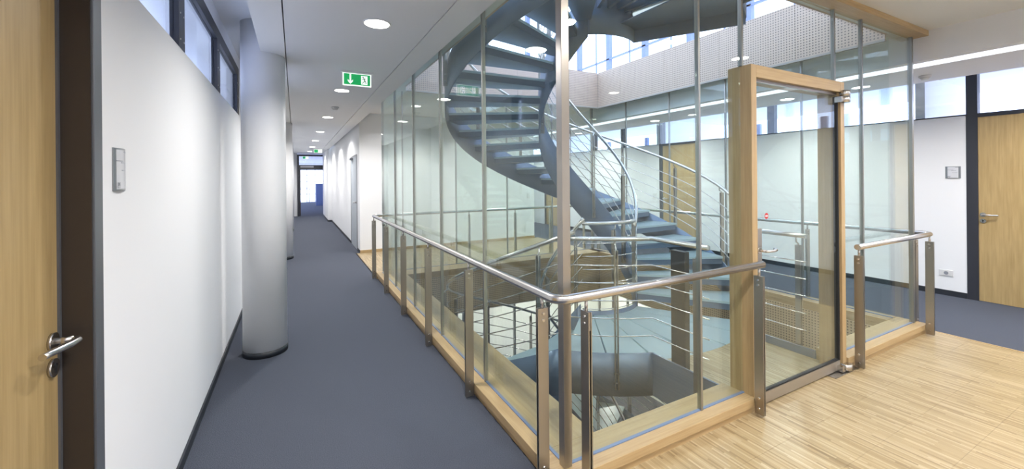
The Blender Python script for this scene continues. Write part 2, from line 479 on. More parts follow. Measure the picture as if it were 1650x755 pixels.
# ceilings ----------------------------------------------------------------
ce = sthing('ceiling', 'pale grey suspended ceiling of the left corridor with shadow gaps', 'ceiling', (-.8, 5, CZ))
MB().box(-1.298, -.304, S0, 18.4, CZ, CZ + .14).build('ceiling_panel', M['ceil'], ce)
MB().box(-1.50, -1.306, S0, 18.4, CZ, CZ + .29).build('ceiling_strip', M['ceilw'], ce)
MB().box(-.296, -.075, S0, 18.4, CZ, CZ + .29).build('ceiling_strip', M['ceilw'], ce)
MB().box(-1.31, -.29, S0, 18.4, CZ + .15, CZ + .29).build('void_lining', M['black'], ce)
MB().box(WX - .12, -1.50, S0, 18.4, HZ, HZ + .1).build('ceiling_recess', M['ceilw'], ce)
cr = sthing('ceiling', 'white ceiling over the parquet in front of the stairwell', 'ceiling', (2, -2, HZ))
MB().box(-.075, 4.38, S0, 0.0, HZ, HZ + .1).build('ceiling_panel', M['ceilw'], cr)
cn = sthing('ceiling', 'white ceiling over the parquet behind the stairwell', 'ceiling', (2, 6, HZ))
MB().box(-.075, 4.38, VY1 + .022, NY + .2, HZ, HZ + .1).build('ceiling_panel', M['ceilw'], cn)
cw = sthing('ceiling', 'soffit of the floor slab around the stairwell opening', 'ceiling', (2, 2, HZ))
MB().box(-.075, VX0 - .022, .0, VY1 + .022, HZ, HZ + .1).build('soffit', M['ceilw'], cw)
MB().box(VX1 + .022, 4.38, 0, VY1 + .022, HZ, HZ + .1).build('soffit', M['ceilw'], cw)
MB().box(VX0 - .022, VX1 + .022, 0, VY0 - .022, HZ, HZ + .1).build('soffit', M['ceilw'], cw)
c3 = sthing('ceiling', 'suspended ceiling of the right corridor below the bright slot', 'ceiling', (5.2, 5, CZ))
MB().box(4.38, 4.50, S0, 14, CZ, CZ + .29).build('ceiling_strip', M['ceil'], c3)
MB().box(4.74, 5.74, S0, 14, CZ, CZ + .12).build('ceiling_panel', M['ceil'], c3)
MB().box(4.49, 4.75, S0, 14, CZ + .13, CZ + .29).build('void_lining', M['ceilw'], c3)
MB().box(5.74, EX + .12, S0, 14, HZ, HZ + .1).build('ceiling_recess', M['ceilw'], c3)
MB().box(4.75, 5.74, S0, 14, HZ, HZ + .1).build('void_lining', M['ceilw'], c3)
cf = sthing('ceiling', 'ceiling of the room beyond the corridor end', 'ceiling', (-1, 25, 2.8))
MB().box(-3.3, 1.5, 18.4, 31, 2.8, 2.9).build('ceiling_panel', M['ceil'], cf)
tag(MB().box(4.505, 4.735, S0 + .1, 13.9, CZ + .06, CZ + .085).build('glowing_sheen_strip', M['cove'], None, (4.62, 4, CZ)), 'long glowing strip standing in for daylight sheen in the right corridor ceiling', 'light')  # added glow for the daylight sheen along the slot, no lamp

# upper floor slab with roof and facade -----------------------------------
us = sthing('floor', 'upper floor slab around the stairwell opening', 'floor', (0, 0, 3.4))
Z0, Z1 = 3.14, 3.66
for b in ((WX - .12, VX0 - .02, S0, 14), (VX1 + .02, EX + .12, S0, 14), (VX0 - .02, VX1 + .02, S0, VY0 - .02), (VX0 - .02, VX1 + .02, VY1 + .02, 14)):
    MB().box(*b, Z0, Z1).build('slab', M['ceilw'], us)
def panels(nm, lab, axis, at, a0, a1, step, z0, z1, mat, thick=.02, start=None):
    p = sthing(nm, lab, 'panelling', (a0, at, z0) if axis == 'x' else (at, a0, z0))
    a = a0
    cuts = [a0]; k = (a0 if start is None else start)
    while k < a1 - .15:
        if k > a0 + .15: cuts.append(k)
        k += step
    cuts.append(a1)
    for u, v in zip(cuts, cuts[1:]):
        if axis == 'x': MB().box(u + .002, v - .002, at - thick / 2, at + thick / 2, z0, z1).build('perforated_panel', mat, p)
        else: MB().box(at - thick / 2, at + thick / 2, u + .002, v - .002, z0, z1).build('perforated_panel', mat, p)
    return p
t1 = panels('trim_1', 'pale perforated panelling on the far edge of the upper opening', 'x', VY1 + .01, VX0, VX1, 1.0, 3.0, 3.68, M['perf_up_x'])
MB().box(VX0, VX1, VY1 - .01, VY1 + .03, 2.975, 2.998).build('edge_strip', M['strip'], t1)
t2 = panels('trim_2', 'pale perforated panelling on the right edge of the upper opening', 'y', VX1 + .01, VY0, VY1, 1.007, 3.0, 3.68, M['perf_up_y'], start=0)
MB().box(VX1 - .01, VX1 + .03, VY0, VY1, 2.975, 2.998).build('edge_strip', M['strip'], t2)
panels('trim_3', 'perforated panelling on the left edge of the upper opening', 'y', VX0 - .01, VY0, VY1, 1.007, 3.04, 3.68, M['perf_up_y'], start=0)
panels('trim_4', 'perforated panelling on the near edge of the upper opening', 'x', VY0 - .01, VX0, VX1, 1.0, 3.04, 3.68, M['perf_up_x'])
panels('trim_5', 'brown perforated panelling on the far edge of the floor opening', 'x', VY1 + .01, VX0, VX1, 1.0, -.64, -.005, M['perf_lo_x'])
panels('trim_6', 'brown perforated panelling on the right edge of the floor opening', 'y', VX1 + .01, VY0, VY1, 1.007, -.64, -.005, M['perf_lo_y'], start=0)
panels('trim_7', 'brown perforated panelling on the left edge of the floor opening', 'y', VX0 - .01, VY0, VY1, 1.007, -.64, -.005, M['perf_lo_y'], start=0)
panels('trim_8', 'brown perforated panelling on the near edge of the floor opening', 'x', VY0 - .01, VX0, VX1, 1.0, -.64, -.005, M['perf_lo_x'])

wu = sthing('window_9', 'glazed facade of the floor above behind the pale panelling', 'window', (4, 4, 3.7))
fy = [-1.0 + k * 1.35 for k in range(8)]
for y in fy: MB().box(6.6, 6.72, y, y + .13, 3.66, 6.9).build('facade_post', M['post_up'], wu)
for y in [-.45 + k * 1.35 for k in range(7)]: MB().box(6.6, 6.63, y, y + .03, 3.66, 6.9).build('thin_post', M['post_up'], wu)
for k in range(6): MB().box(-.6 + k * 1.35, -.48 + k * 1.35, 8.6, 8.72, 3.66, 6.9).build('facade_post', M['post_up'], wu)
MB().box(6.6, 6.66, -5, 8.7, 4.9, 4.94).build('transom', M['post_up'], wu)
rf = sthing('window_10', 'glazed roof with slim beams high above the stairs', 'window', (2, 2, 6.9))
for k in range(9): MB().box(WX, 6.7, -3 + k * 1.4, -2.92 + k * 1.4, 6.9, 7.15).build('roof_beam', M['post_up'], rf)
for k in range(4): MB().box(-1.2 + k * 2.3, -1.12 + k * 2.3, -3, 8.3, 6.95, 7.05).build('roof_beam', M['post_up'], rf)
MB().box(WX, 6.7, -3, 8.3, 7.16, 7.18).build('roof_glass', M['glass_clear'], rf)

# clerestory windows -----------------------------------------------------
wn = sthing('window_1', 'dark framed window band above the white left wall', 'window', (WX, 0, 2.36))
for y0, y1 in ((-1.40, -1.25), (-.06, .09), (1.16, 1.30), (2.46, 2.60), (3.80, 3.97)):
    fo = MB().box(WX - .04, WX + .002, y0, y1, 2.36, 2.80).build('window_post', M['dark'], wn)
    m = MB()
    for z in (2.41, 2.56, 2.71):
        for yy in (y0 + .03, y1 - .03):
            m.cyl((WX + .002, yy, z), (WX + .005, yy, z), .005, 8)
    stuff(m.build('screw_heads', M['plastic'], fo))
MB().box(WX - .04, WX + .002, S0, 3.97, 2.80, 2.90).build('window_rail', M['dark'], wn)
ys_ = [S0, -1.40, -1.25, -.06, .09, 1.16, 1.30, 2.46, 2.60, 3.80]
for a, b in zip(ys_[0::2], ys_[1::2]):
    MB().box(WX - .028, WX - .020, a, b, 2.36, 2.80).build('pane', M['glass_clear'], wn)
we = sthing('window_2', 'bright window band above the right hand wall', 'window', (EX, 0, 2.36))
EP = [(-2.4, -2.32), (-1.0, -.9), (.03, .13), (2.50, 2.62), (5.02, 5.12), (6.32, 6.40), (7.45, 7.57), (9.98, 10.1)]
pv = S0
for a, b in EP:
    MB().box(EX - .002, EX + .10, a, b, 2.36, 2.88).build('window_post', M['dark'], we)
    MB().box(EX + .05, EX + .06, pv, a, 2.36, 2.88).build('pane', M['glass_clear'], we); pv = b
MB().box(EX + .05, EX + .06, pv, 14, 2.36, 2.88).build('pane', M['glass_clear'], we)
MB().box(EX + .0, EX + .10, S0, 14, 2.345, 2.36).build('sill_strip', M['ceilw'], we)
# offices behind the windows
of = sthing('wall_office', 'office rooms seen through the window bands', 'wall', (8, 2, 0))
MB().box(EX + .12, 8.9, S0, 14, 2.95, 3.05).build('office_ceiling', M['ceilw'], of)
MB().box(EX + .12, 8.9, S0, 14, -.3, 0).build('office_floor', M['ceil'], of)
for k, y in enumerate((-3.6, .55, 5.2, 10.4)): MB().box(EX + .12, 8.7, y, y + .1, 0, 2.95).build('office_partition', M['white'], of)
MB().box(WX - 3.9, WX - .12, S0, 14, 2.95, 3.05).build('office_ceiling', M['ceilw'], of)
MB().box(WX - 3.9, WX - .12, S0, 14, -.3, 0).build('office_floor', M['ceil'], of)
for y in (-2.6, 5.2): MB().box(WX - 3.9, WX - .12, y, y + .1, 0, 2.95).build('office_partition', M['white'], of)
for k in range(10): MB().box(8.8, 8.88, -4.8 + k * 1.8, -4.68 + k * 1.8, 0, 2.86).build('office_window_post', M['post_up'], of)

# doors --------------------------------------------------------------------
def lever(parent, x, y, z, side, along, mat, rose=True):
    """lever handle on a wall facing side*x, pointing along +-y"""
    s = side
    h = MB()
    h.cyl((x, y, z), (x + s * .009, y, z), .027, 20)
    h.cyl((x + s * .008, y, z), (x + s * .05, y, z), .0105, 14)
    pts = [(x + s * .045, y, z), (x + s * .058, y + along * .004, z), (x + s * .063, y + along * .014, z), (x + s * .058, y + along * .045, z - .001), (x + s * .044, y + along * .085, z - .002), (x + s * .036, y + along * .110, z - .002), (x + s * .033, y + along * .135, z - .002)]
    h.tube(pts, .0098, 14)
    hd = h.build('door_handle', mat, parent)
    if rose:
        k = MB().cyl((x, y, z - .078), (x + s * .009, y, z - .078), .027, 20).build('keyhole_rose', mat, parent)
        kk = MB(); kk.cyl((x + s * .0085, y, z - .072), (x + s * .0115, y, z - .072), .008, 12); kk.box(min(x + s * .0085, x + s * .0112), max(x + s * .0085, x + s * .0112), y - .0035, y + .0035, z - .094, z - .07)
        kk.build('keyhole', M['black'], k)
    return hd
d1 = sthing('door_1', 'oak door in a deep dark frame with steel lever handle at the left edge', 'door', (WX, -.45, 0))
MB().box(WX - .12, WX + .004, .036, .10, 0, 2.36).build('door_frame', M['frame_edge'], d1, bevel=.002)
MB().box(WX - .118, WX - .002, .030, .0365, 0, 2.30).build('frame_reveal', M['frame'], d1)
MB().box(WX - .12, WX + .004, -1.02, -.955, 0, 2.36).build('door_frame', M['frame'], d1)
MB().box(WX - .12, WX + .004, -.955, .036, 2.30, 2.36).build('door_frame', M['frame'], d1)
MB().box(WX - .085, WX - .072, .018, .030, 0, 2.30).build('door_seal', M['frame_edge'], d1)
dl = MB().box(WX - .118, WX - .078, -.952, .026, .005, 2.30).build('door_leaf', M['veneer'], d1)
lever(d1, WX - .078, -.018, 1.118, 1, -1, M['steel_b'])
for k, (a, b) in enumerate(EDOORS):
    d = sthing('door_%d' % (k + 2), ['oak door in a dark frame below the window band at the right edge', 'oak door seen through the stairwell glass beyond the stair railing', 'far oak door at the end of the right corridor seen through two glass walls'][k], 'door', (EX, (a + b) / 2, 0))
    MB().box(EX - .004, EX + .12, b - .10, b, 0, 2.36).build('door_frame', M['dark'], d)
    MB().box(EX - .004, EX + .12, a, a + .05, 0, 2.36).build('door_frame', M['dark'], d)
    MB().box(EX - .004, EX + .12, a + .05, b - .10, 2.31, 2.36).build('door_frame', M['dark'], d)
    MB().box(EX + .004, EX + .04, a + .052, b - .102, .006, 2.31).build('door_leaf', M['veneer'], d)
    lever(d, EX + .004, b - .14, 1.088, -1, -1, M['steel_b'])
d = sthing('door_5', 'grey flush door in the right wall of the far corridor', 'door', (0, 8.6, 0))
MB().box(-.012, .10, 7.98, 8.02, 0, 2.16).build('door_frame', M['alu'], d)
MB().box(-.012, .10, 9.04, 9.09, 0, 2.16).build('door_frame', M['alu'], d)
MB().box(-.012, .10, 8.02, 9.04, 2.12, 2.16).build('door_frame', M['alu'], d)
MB().box(-.006, .03, 8.02, 9.04, .005, 2.12).build('door_leaf', M['grey_door'], d)
lever(d, -.006, 8.12, 1.07, -1, 1, M['steel_b'], rose=False)
MB().box(-.075, -.006, 8.62, 8.90, 2.05, 2.11).build('door_closer', M['alu'], d)
# end of the corridor
d = sthing('door_6', 'dark framed double door standing open at the corridor end', 'door', (-.55, 18.4, 0))
m = MB()
MB().box(-1.14, -1.07, 18.36, 18.46, 0, 2.70).build('door_frame', M['dark'], d)
MB().box(-.03, .04, 18.36, 18.46, 0, 2.70).build('door_frame', M['dark'], d)
MB().box(-1.07, -.03, 18.36, 18.46, 2.63, 2.70).build('door_frame', M['dark'], d)
MB().box(-1.07, -.03, 18.36, 18.46, 2.02, 2.24).build('transom', M['dark'], d)
MB().box(-1.07, -.03, 18.40, 18.41, 2.24, 2.63).build('fanlight_pane', M['glass_clear'], d)
MB().box(-1.02, -.50, 18.31, 18.36, 2.13, 2.20).build('door_closer', M['alu'], d)
MB().box(-.46, -.12, 18.31, 18.36, 2.14, 2.19).build('door_closer', M['dark'], d)
lf = MB().box(-1.07, -1.02, 18.46, 19.02, .01, .12).box(-1.07, -1.02, 18.46, 19.02, 1.94, 2.02).box(-1.07, -1.02, 18.46, 18.54, .12, 1.94).box(-1.07, -1.02, 18.94, 19.02, .12, 1.94).build('door_leaf', M['dark'], d)
MB().box(-1.05, -1.04, 18.54, 18.94, .12, 1.94).build('pane', M['glass_clear'], lf)
MB().box(-1.019, -1.012, 18.98, 19.02, .05, 1.98).build('red_edge', M['book'], lf)
lf = MB().box(-.08, -.03, 18.46, 19.02, .01, .12).box(-.08, -.03, 18.46, 19.02, 1.94, 2.02).box(-.08, -.03, 18.46, 18.54, .12, 1.94).box(-.08, -.03, 18.94, 19.02, .12, 1.94).build('door_leaf', M['dark'], d)
MB().box(-.06, -.05, 18.54, 18.94, .12, 1.94).build('pane', M['glass_clear'], lf)
wg = sthing('window_3', 'tall bright gridded window in the room beyond the corridor end', 'window', (-.8, 30.9, 0))
for k in range(8): MB().box(-3.2 + k * .54, -3.17 + k * .54, 30.9, 30.95, 0, 2.4).build('window_bar', M['stair'], wg)
for z in (.05, .55, 1.0, 1.45, 1.9, 2.36): MB().box(-3.2, .6, 30.9, 30.94, z, z + .03).build('window_bar', M['stair'], wg)
MB().box(-3.2, .6, 30.97, 30.98, 0, 2.4).build('pane', M['glass_clear'], wg)
cb = thing('cabinet', 'blue grey cabinet beside the bright window beyond the corridor end', 'cabinet', (-.15, 26, 0))
MB().box(-.10, .50, 26, 26.5, 0, 1.35).build('body', M['cab'], cb); MB().box(-.095, .19, 25.985, 26, .05, 1.32).build('door', M['cab'], cb); MB().box(.20, .495, 25.985, 26, .05, 1.32).build('door', M['cab'], cb)
rl = thing('window_railing', 'thin metal railing before the bright window beyond the corridor end', 'railing', (-.9, 30.5, 0))
MB().tube([(-2.4, 30.5, .95), (-.3, 30.5, .95)], .02, 8).build('handrail', M['stair'], rl)
for x in (-2.3, -1.6, -.9, -.35): MB().tube([(x, 30.5, 0), (x, 30.5, .95)], .018, 8).build('post', M['stair'], rl)

# lower storey ---------------------------------------------------------------
lo = sthing('wall_lower', 'pale walls of the floor below seen down the stairwell', 'wall', (2, 2, -3.7))
MB().box(-1.9, 6.4, 7.2, 7.3, -3.7, -.66).build('wall_panel', M['lower'], lo)
MB().box(6.3, 6.4, -3, 7.2, -3.7, -.66).build('wall_panel', M['lower'], lo)
MB().box(-1.9, -1.8, -3, 7.2, -3.7, -.66).build('wall_panel', M['frame_edge'], lo)
MB().box(-1.9, 6.4, -3.1, -3, -3.7, -.66).build('wall_panel', M['frame_edge'], lo)
lfz = sthing('floor', 'parquet floor of the storey below', 'floor', (2, 2, -3.7))
for b in ((-1.9, VX0, -3.1, 7.3), (VX1, 6.4, -3.1, 7.3), (VX0, VX1, -3.1, VY0), (VX0, VX1, VY1, 7.3)):
    MB().box(*b, -4.3, -3.7).build('slab', M['carpet'], lfz)
MB().box(-1.9, 6.4, -3.1, 7.3, -7.5, -7.4).build('bottom_slab', M['carpet'], lfz)
lp = thing('lower_glass_frame', 'slim steel posts of the glass wall one floor below', 'frame', (2, 5, -3.7))
for k in range(5): MB().box(VX0 + k * MOD, VX0 + k * MOD + .03, 4.9, 4.95, -3.7, -.66).build('mullion', M['mull'], lp)
for k in range(5): MB().box(4.28, 4.32, k * MOD, k * MOD + .03, -3.7, -.66).build('mullion', M['mull'], lp)

# ================================================================== GLASS STAIRWELL ENCLOSURE
def partition(nm, lab, axis, at, a0, a1, cuts, z0=.10, z1=3.04, inner=None, out=-1, s0=None, s1=None):
    """glass wall: panes between slim steel mullions on a continuous oak sill"""
    p = thing(nm, lab, 'partition', ((a0 + a1) / 2, at, 0) if axis == 'x' else (at, (a0 + a1) / 2, 0))
    def B(m, u0, u1, v0, v1, za, zb):
        return m.box(u0, u1, at + v0, at + v1, za, zb) if axis == 'x' else m.box(at + v0, at + v1, u0, u1, za, zb)
    for c in cuts:
        B(MB(), c - .009, c + .009, -.014, .014, z0, z1).build('mullion', M['mull'], p)
    E_ = [a0] + [c for c in cuts if a0 + .05 < c < a1 - .05] + [a1]
    for u, v in zip(E_, E_[1:]):
        B(MB(), u + .014, v - .014, -.006, .006, z0, z1).build('glass_pane', M['glass'], p)
    B(MB(), a0, a1, -.009, .009, .099, .106).build('gasket', M['glass_edge'], p)
    lo_, hi_ = (-.09, inner) if out < 0 else (-inner, .09)
    s0 = a0 if s0 is None else s0; s1 = a1 if s1 is None else s1
    B(MB(), s0, s1, lo_, hi_, .045, .10).build('sill', M['oak_x' if axis == 'x' else 'oak_y'], p, bevel=.003)
    B(MB(), s0, s1, lo_ + (.016 if out < 0 else .005), hi_ - (.005 if out < 0 else .016), 0, .045).build('sill_base', M['oak_x' if axis == 'x' else 'oak_y'], p)
    return p
pw = partition('glass_partition', 'glass wall on an oak sill beside the left carpeted corridor', 'y', 0, 0, GL, [k * MOD for k in range(1, 5)], inner=VX0, s0=VY0, s1=GL)
cp = MB().box(-.025, .025, -.025, .025, .10, HZ).build('corner_post', M['steel'], pw, bevel=.003); cp['label'] = 'square brushed steel corner post'
pn = partition('glass_partition', 'far glass wall of the stairwell before the parquet landing', 'x', GL, VX0, GW - .02, [VX0 + .02] + [GW - MOD * k for k in range(1, 4)], inner=.365, out=1)
MB().box(-.0, .03, GL - .03, GL, .1, HZ).build('corner_post', M['mull'], pn)
MB().box(-.09, VX0, GL + .001, GL + .09, 0.0, .10).build('sill_end', M['oak_x'], pn)
MB().box(.03, VX0, GL - .016, GL - .004, .10, HZ).build('glass_pane', M['glass'], pn)
pe = partition('glass_partition', 'right glass wall of the stairwell before the right corridor', 'y', GW, .155, GL + .09, [k * MOD for k in range(1, 5)], inner=.13, out=1)
MB().box(GW - .02, GW + .02, GL - .02, GL + .02, .1, HZ).build('corner_post', M['mull'], pe)
psl = partition('glass_partition', 'near glass wall left of the oak portal door', 'x', 0, .03, 1.50, [1.053], inner=VY0, s0=-.09)
psr = partition('glass_partition', 'near glass wall right of the oak portal door', 'x', 0, 2.76, GW, [3.236], inner=VY0, s1=GW + .09)
MB().box(GW - .018, GW + .018, -.018, .018, .1, HZ).build('corner_post', M['mull'], psr)
hb = struct(MB().box(-.07, 4.40, -.11, .03, HZ - .055, HZ - .001).build('trim_9', M['oak_x'], None, (2, 0, HZ), bevel=.004), 'oak head board along the top of the near glass wall', 'trim')
for x in (1.503, 2.757): MB().box(x - .009, x + .009, -.014, .014, 2.361, HZ - .056).build('mullion', M['mull'], psr)
# glass over the portal
MB().box(1.513, 2.747, -.006, .006, 2.37, HZ - .06).build('glass_pane', M['glass'], psr)

# oak portal with glass door --------------------------------------------------
pd = sthing('door_7', 'glass door in an oak portal frame leading to the stair', 'door', (2.13, 0, 0))
MB().box(1.500, 1.560, -.075, .095, 0, 2.36).build('jamb', M['oak_z'], pd, bevel=.002)
MB().box(2.700, 2.760, -.075, .095, 0, 2.36).build('jamb', M['oak_z'], pd, bevel=.002)
MB().box(1.560, 2.700, -.075, .095, 2.275, 2.36).build('header', M['oak_x'], pd, bevel=.002)
hs = MB().box(1.56, 2.70, -.045, -.02, 2.255, 2.275).build('head_rail', M['steel'], pd)
lf = MB().box(1.575, 2.685, -.052, -.040, .09, 2.25).build('door_leaf', M['glass'], pd)
MB().box(1.575, 2.685, -.062, -.030, .012, .088).build('bottom_rail', M['steel_x'], lf)
MB().box(1.575, 2.685, -.058, -.034, .089, .098).build('gasket', M['black'], lf)
MB().box(2.672, 2.688, -.062, -.030, .09, 2.24).build('edge_seal', M['black'], lf)
pv_ = MB().cyl((2.73, -.09, 2.19), (2.73, -.09, 2.235), .038, 20).cyl((2.73, -.09, 2.240), (2.73, -.09, 2.285), .038, 20).box(2.66, 2.73, -.10, -.05, 2.19, 2.235).build('top_pivot', M['steel_b'], pd)
pb_ = MB().cyl((2.73, -.085, .012), (2.73, -.085, .062), .040, 20).box(2.64, 2.73, -.10, -.045, .012, .055).build('bottom_pivot', M['steel_b'], pd)
lk = MB().box(1.562, 1.620, -.068, -.046, 1.00, 1.235).build('lock_plate', M['steel'], pd, bevel=.002)
h = MB(); h.cyl((1.585, -.068, 1.085), (1.585, -.076, 1.085), .022, 18)
h.cyl((1.585, -.070, 1.085), (1.585, -.115, 1.085), .009, 12)
h.tube([(1.585, -.110, 1.085), (1.590, -.120, 1.085), (1.603, -.125, 1.085), (1.66, -.125, 1.083), (1.70, -.120, 1.084), (1.712, -.110, 1.086), (1.712, -.095, 1.088)], .009, 12)
h.build('door_handle', M['steel_b'], lk)
h = MB(); h.cyl((1.585, -.046, 1.085), (1.585, .010, 1.085), .009, 12); h.tube([(1.585, .005, 1.085), (1.60, .018, 1.085), (1.66, .02, 1.085), (1.70, .016, 1.085)], .009, 12)
h.build('door_handle', M['steel_b'], lk)
sp_ = thing('floor_spring_plate', 'steel floor spring cover plate under the door pivot', 'plate', (2.69, -.06, 0))
MB().box(2.50, 2.90, -.115, .01, 0, .004).build('plate', M['steel'], sp_)
m = MB()
for x in (2.53, 2.87): m.cyl((x, -.09, .004), (x, -.09, .0055), .006, 10)
stuff(m.build('screw_heads', M['steel_b'], sp_))
st_ = thing('round_sticker', 'round red sticker with a white bar on the glass door', 'sticker', (1.70, -.053, 1.29))
MB().cyl((1.70, -.0525, 1.315), (1.70, -.0535, 1.315), .022, 28).build('disc', M['red'], st_)
MB().box(1.685, 1.715, -.0545, -.0534, 1.310, 1.320).build('bar', M['plastic'], st_)

# railing around the enclosure ---------------------------------------------------
ro = thing('guard_railing', 'brushed steel handrail on flat posts around the whole glass enclosure', 'railing', (-.12, -.12, 0))
A = .123; RZ = 1.005
def corner(cx, cy, sx, sy, r=.07, n=5):
    """rounded corner centred inside; returns points from along-y side to along-x side"""
    return [(cx - sx * r * math.cos(t) + 0, cy - sy * r * math.sin(t), RZ) for t in [math.pi / 2 * k / n for k in range(n + 1)]]
X1, Y1 = GW + A - .03, GL + A
path = [(1.53, -A, RZ), (-A + .07, -A, RZ)]
r = .07
def arc(cx, cy, a0, a1, n=6): return [(cx + r * math.cos(R(a0 + (a1 - a0) * k / n)), cy + r * math.sin(R(a0 + (a1 - a0) * k / n)), RZ) for k in range(n + 1)]
path = [(1.53, -A, RZ)] + arc(-A + r, -A + r, 270, 180) + arc(-A + r, Y1 - r, 180, 90) + arc(X1 - r, Y1 - r, 90, 0) + arc(X1 - r, -A + r, 0, -90) + [(2.84, -A, RZ)]
MB().tube(path, .0235, 16).build('handrail', M['steel_b'], ro)
def guard_post(x, y, alongx):
    """pair of flat bars bolted to the sill, pin under the handrail"""
    def bar(o):
        return MB().box(x + o - .003, x + o + .003, y - .031, y + .031, .012, .932) if alongx else MB().box(x - .031, x + .031, y + o - .003, y + o + .003, .012, .932)
    p = bar(-.008).build('post', M['steel'], ro, (x, y, 0))
    bar(.008).build('rear_bar', M['steel'], p)
    (MB().box(x - .0049, x + .0049, y - .028, y + .028, .84, .93) if alongx else MB().box(x - .028, x + .028, y - .0049, y + .0049, .84, .93)).build('spacer', M['steel'], p)
    MB().cyl((x, y, .925), (x, y, .99), .0085, 12).build('rail_pin', M['steel_b'], p)
    b = MB()
    for z in (.05, .12, .872, .905):
        if alongx: b.cyl((x - .017, y, z), (x + .017, y, z), .0075, 10)
        else: b.cyl((x, y - .017, z), (x, y + .017, z), .0075, 10)
    stuff(b.build('bolts', M['steel_b'], p))
for y in (.024, 1.028, 2.055, 3.066, 4.09, 5.08): guard_post(-A, y, False)
for x in (.045, 1.49): guard_post(x, -A, True)
for x in (2.868, 4.312): guard_post(x, -A, True)
for x in (.55, 1.55, 2.5, 3.3, 4.15): guard_post(x, Y1, True)
for y in (.0, 1.0, 2.0, 3.0, 4.0, 4.95): guard_post(X1, y, False)

# ================================================================== HELICAL STAIR
CX, CY, RI, RO = 2.15, 2.52, .619, 1.826
K = .01271                      # rise per degree
T0, T1 = -57.0, 234.0           # start and end of one flight
RISE = 3.70 / 21
STEP = (T1 - T0) / 20.0
def zo_t(t): return -.369 + K * (t + 90)
def zo_b(t): return -.775 + K * (t + 90)
def zi_t(t): return -.328 + K * (t + 90)
def zi_b(t): return -.887 + K * (t + 90)
def P(rr, t, z): return (CX + rr * math.cos(R(t)), CY + rr * math.sin(R(t)), z)
def helix(rr, th, ts, ft, fb):
    return [[P(rr - th / 2, t, fb(t)), P(rr + th / 2, t, fb(t)), P(rr + th / 2, t, ft(t)), P(rr - th / 2, t, ft(t))] for t in ts]
def frange(a, b, n): return [a + (b - a) * k / n for k in range(n + 1)]
def flatten_s(fl):
    for f in fl.data.polygons: f.use_smooth = False

# tread prototype about the axis
def sector(m, r0, r1, t0, t1, z0, z1, n=4):
    ts = frange(t0, t1, n)
    m.loft([[(r0 * math.cos(R(t)), r0 * math.sin(R(t)), z0), (r1 * math.cos(R(t)), r1 * math.sin(R(t)), z0), (r1 * math.cos(R(t)), r1 * math.sin(R(t)), z1), (r0 * math.cos(R(t)), r0 * math.sin(R(t)), z1)] for t in ts])
    return m
tb = sector(MB(), RI + .012, RO - .012, -STEP / 2 - .4, STEP / 2 + .2, -.100, -.028).mesh('tread', M['stair'])
tg = sector(MB(), RI + .012, RO - .012, -STEP / 2 - 1.0, STEP / 2 + .4, -.027, .0).mesh('glass_plate', M['frost'])

STAIR = thing('helical_staircase', 'blue grey helical steel staircase with glass treads and round handrails inside the glass enclosure', 'staircase', (CX, CY, -3.7))
def pair_post(parent, rr, t, zrail, zlow, out):
    """two flat bars standing radially on the stringer face, with bracket"""
    m = MB(); a = R(t); er = Vector((math.cos(a), math.sin(a), 0)); et = Vector((-math.sin(a), math.cos(a), 0))
    c = Vector((CX, CY, 0)) + er * rr
    def bar(s):
        q = [c + er * u + et * (s * .012 + v) for u, v in ((-.022, -.004), (.022, -.004), (.022, .004), (-.022, .004))]
        return MB().loft([[(p.x, p.y, zlow) for p in q], [(p.x, p.y, zrail - .09) for p in q]])
    o = bar(-1).build('baluster', M['steel'], parent, (c.x, c.y, zlow))
    bar(1).build('rear_bar', M['steel'], o)
    rp = Vector((CX, CY, 0)) + er * (RO if rr > 1 else RI)
    MB().tube([c + Vector((0, 0, zrail - .16)), c + Vector((0, 0, zrail - .08)), rp + Vector((0, 0, zrail - .06)), rp + Vector((0, 0, zrail - .012))], .007, 8).build('bracket', M['steel_b'], o)
    b = MB()
    for z in (zlow + .05, zlow + .13): b.cyl(c - et * .024 + Vector((0, 0, z)), c + et * .024 + Vector((0, 0, z)), .009, 8)
    stuff(b.build('bolts', M['steel_b'], o))
    return o

RODS = [.23 + .153 * k for k in range(6)]
def flight(nm, lab, dz, t0, t1, loc, n_tr):
    st = STAIR
    ts = frange(t0, t1, 72)
    MB().loft(helix(RO, .016, ts, lambda t: zo_t(t) + dz, lambda t: zo_b(t) + dz), True).build('outer_stringer', M['stair'], st).data
    MB().loft(helix(RI, .016, ts, lambda t: zi_t(t) + dz, lambda t: zi_b(t) + dz), True).build('inner_stringer', M['stair'], st)
    for k in range(n_tr):
        z = dz + RISE * (k + 1) + (0 if dz == 0 else 0)
        t = t0 + STEP * (k + .5) + 3.0
        o = inst(tb, 'tread', st, (CX - st.location.x, CY - st.location.y, z - st.location.z), R(t))
        inst(tg, 'glass_plate', o)
    for rr, tag_ in ((RO, 'outer'), (RI, 'inner')):
        rx = rr - .0 if rr == RO else rr
        zz = lambda t: 1.06 + K * (t + 55) + dz
        off = .0
        MB().tube([P(rx, t, zz(t)) for t in frange(t0 - 4, t1 + 4, 70)], .021, 12).build('handrail', M['steel_b'], st)
        for d in RODS:
            MB().tube([P(rx, t, zz(t) - d) for t in frange(t0 - 2, t1 + 2, 56)], .0055, 6).build('rod', M['steel_b'], st)
        n = 11 if rr == RO else 7
        for k in range(n):
            t = t0 + 6 + (t1 - t0 - 12) * k / (n - 1)
            pair_post(st, rx + (.034 if rr == RO else -.034), t, zz(t), zz(t) - 1.28, 1)
    return st
flight('stair_flight', 'blue grey helical stair flight with glass treads winding up to the floor above', 0, T0, T1, (CX, CY, 0), 20)
LDZ = -3.54
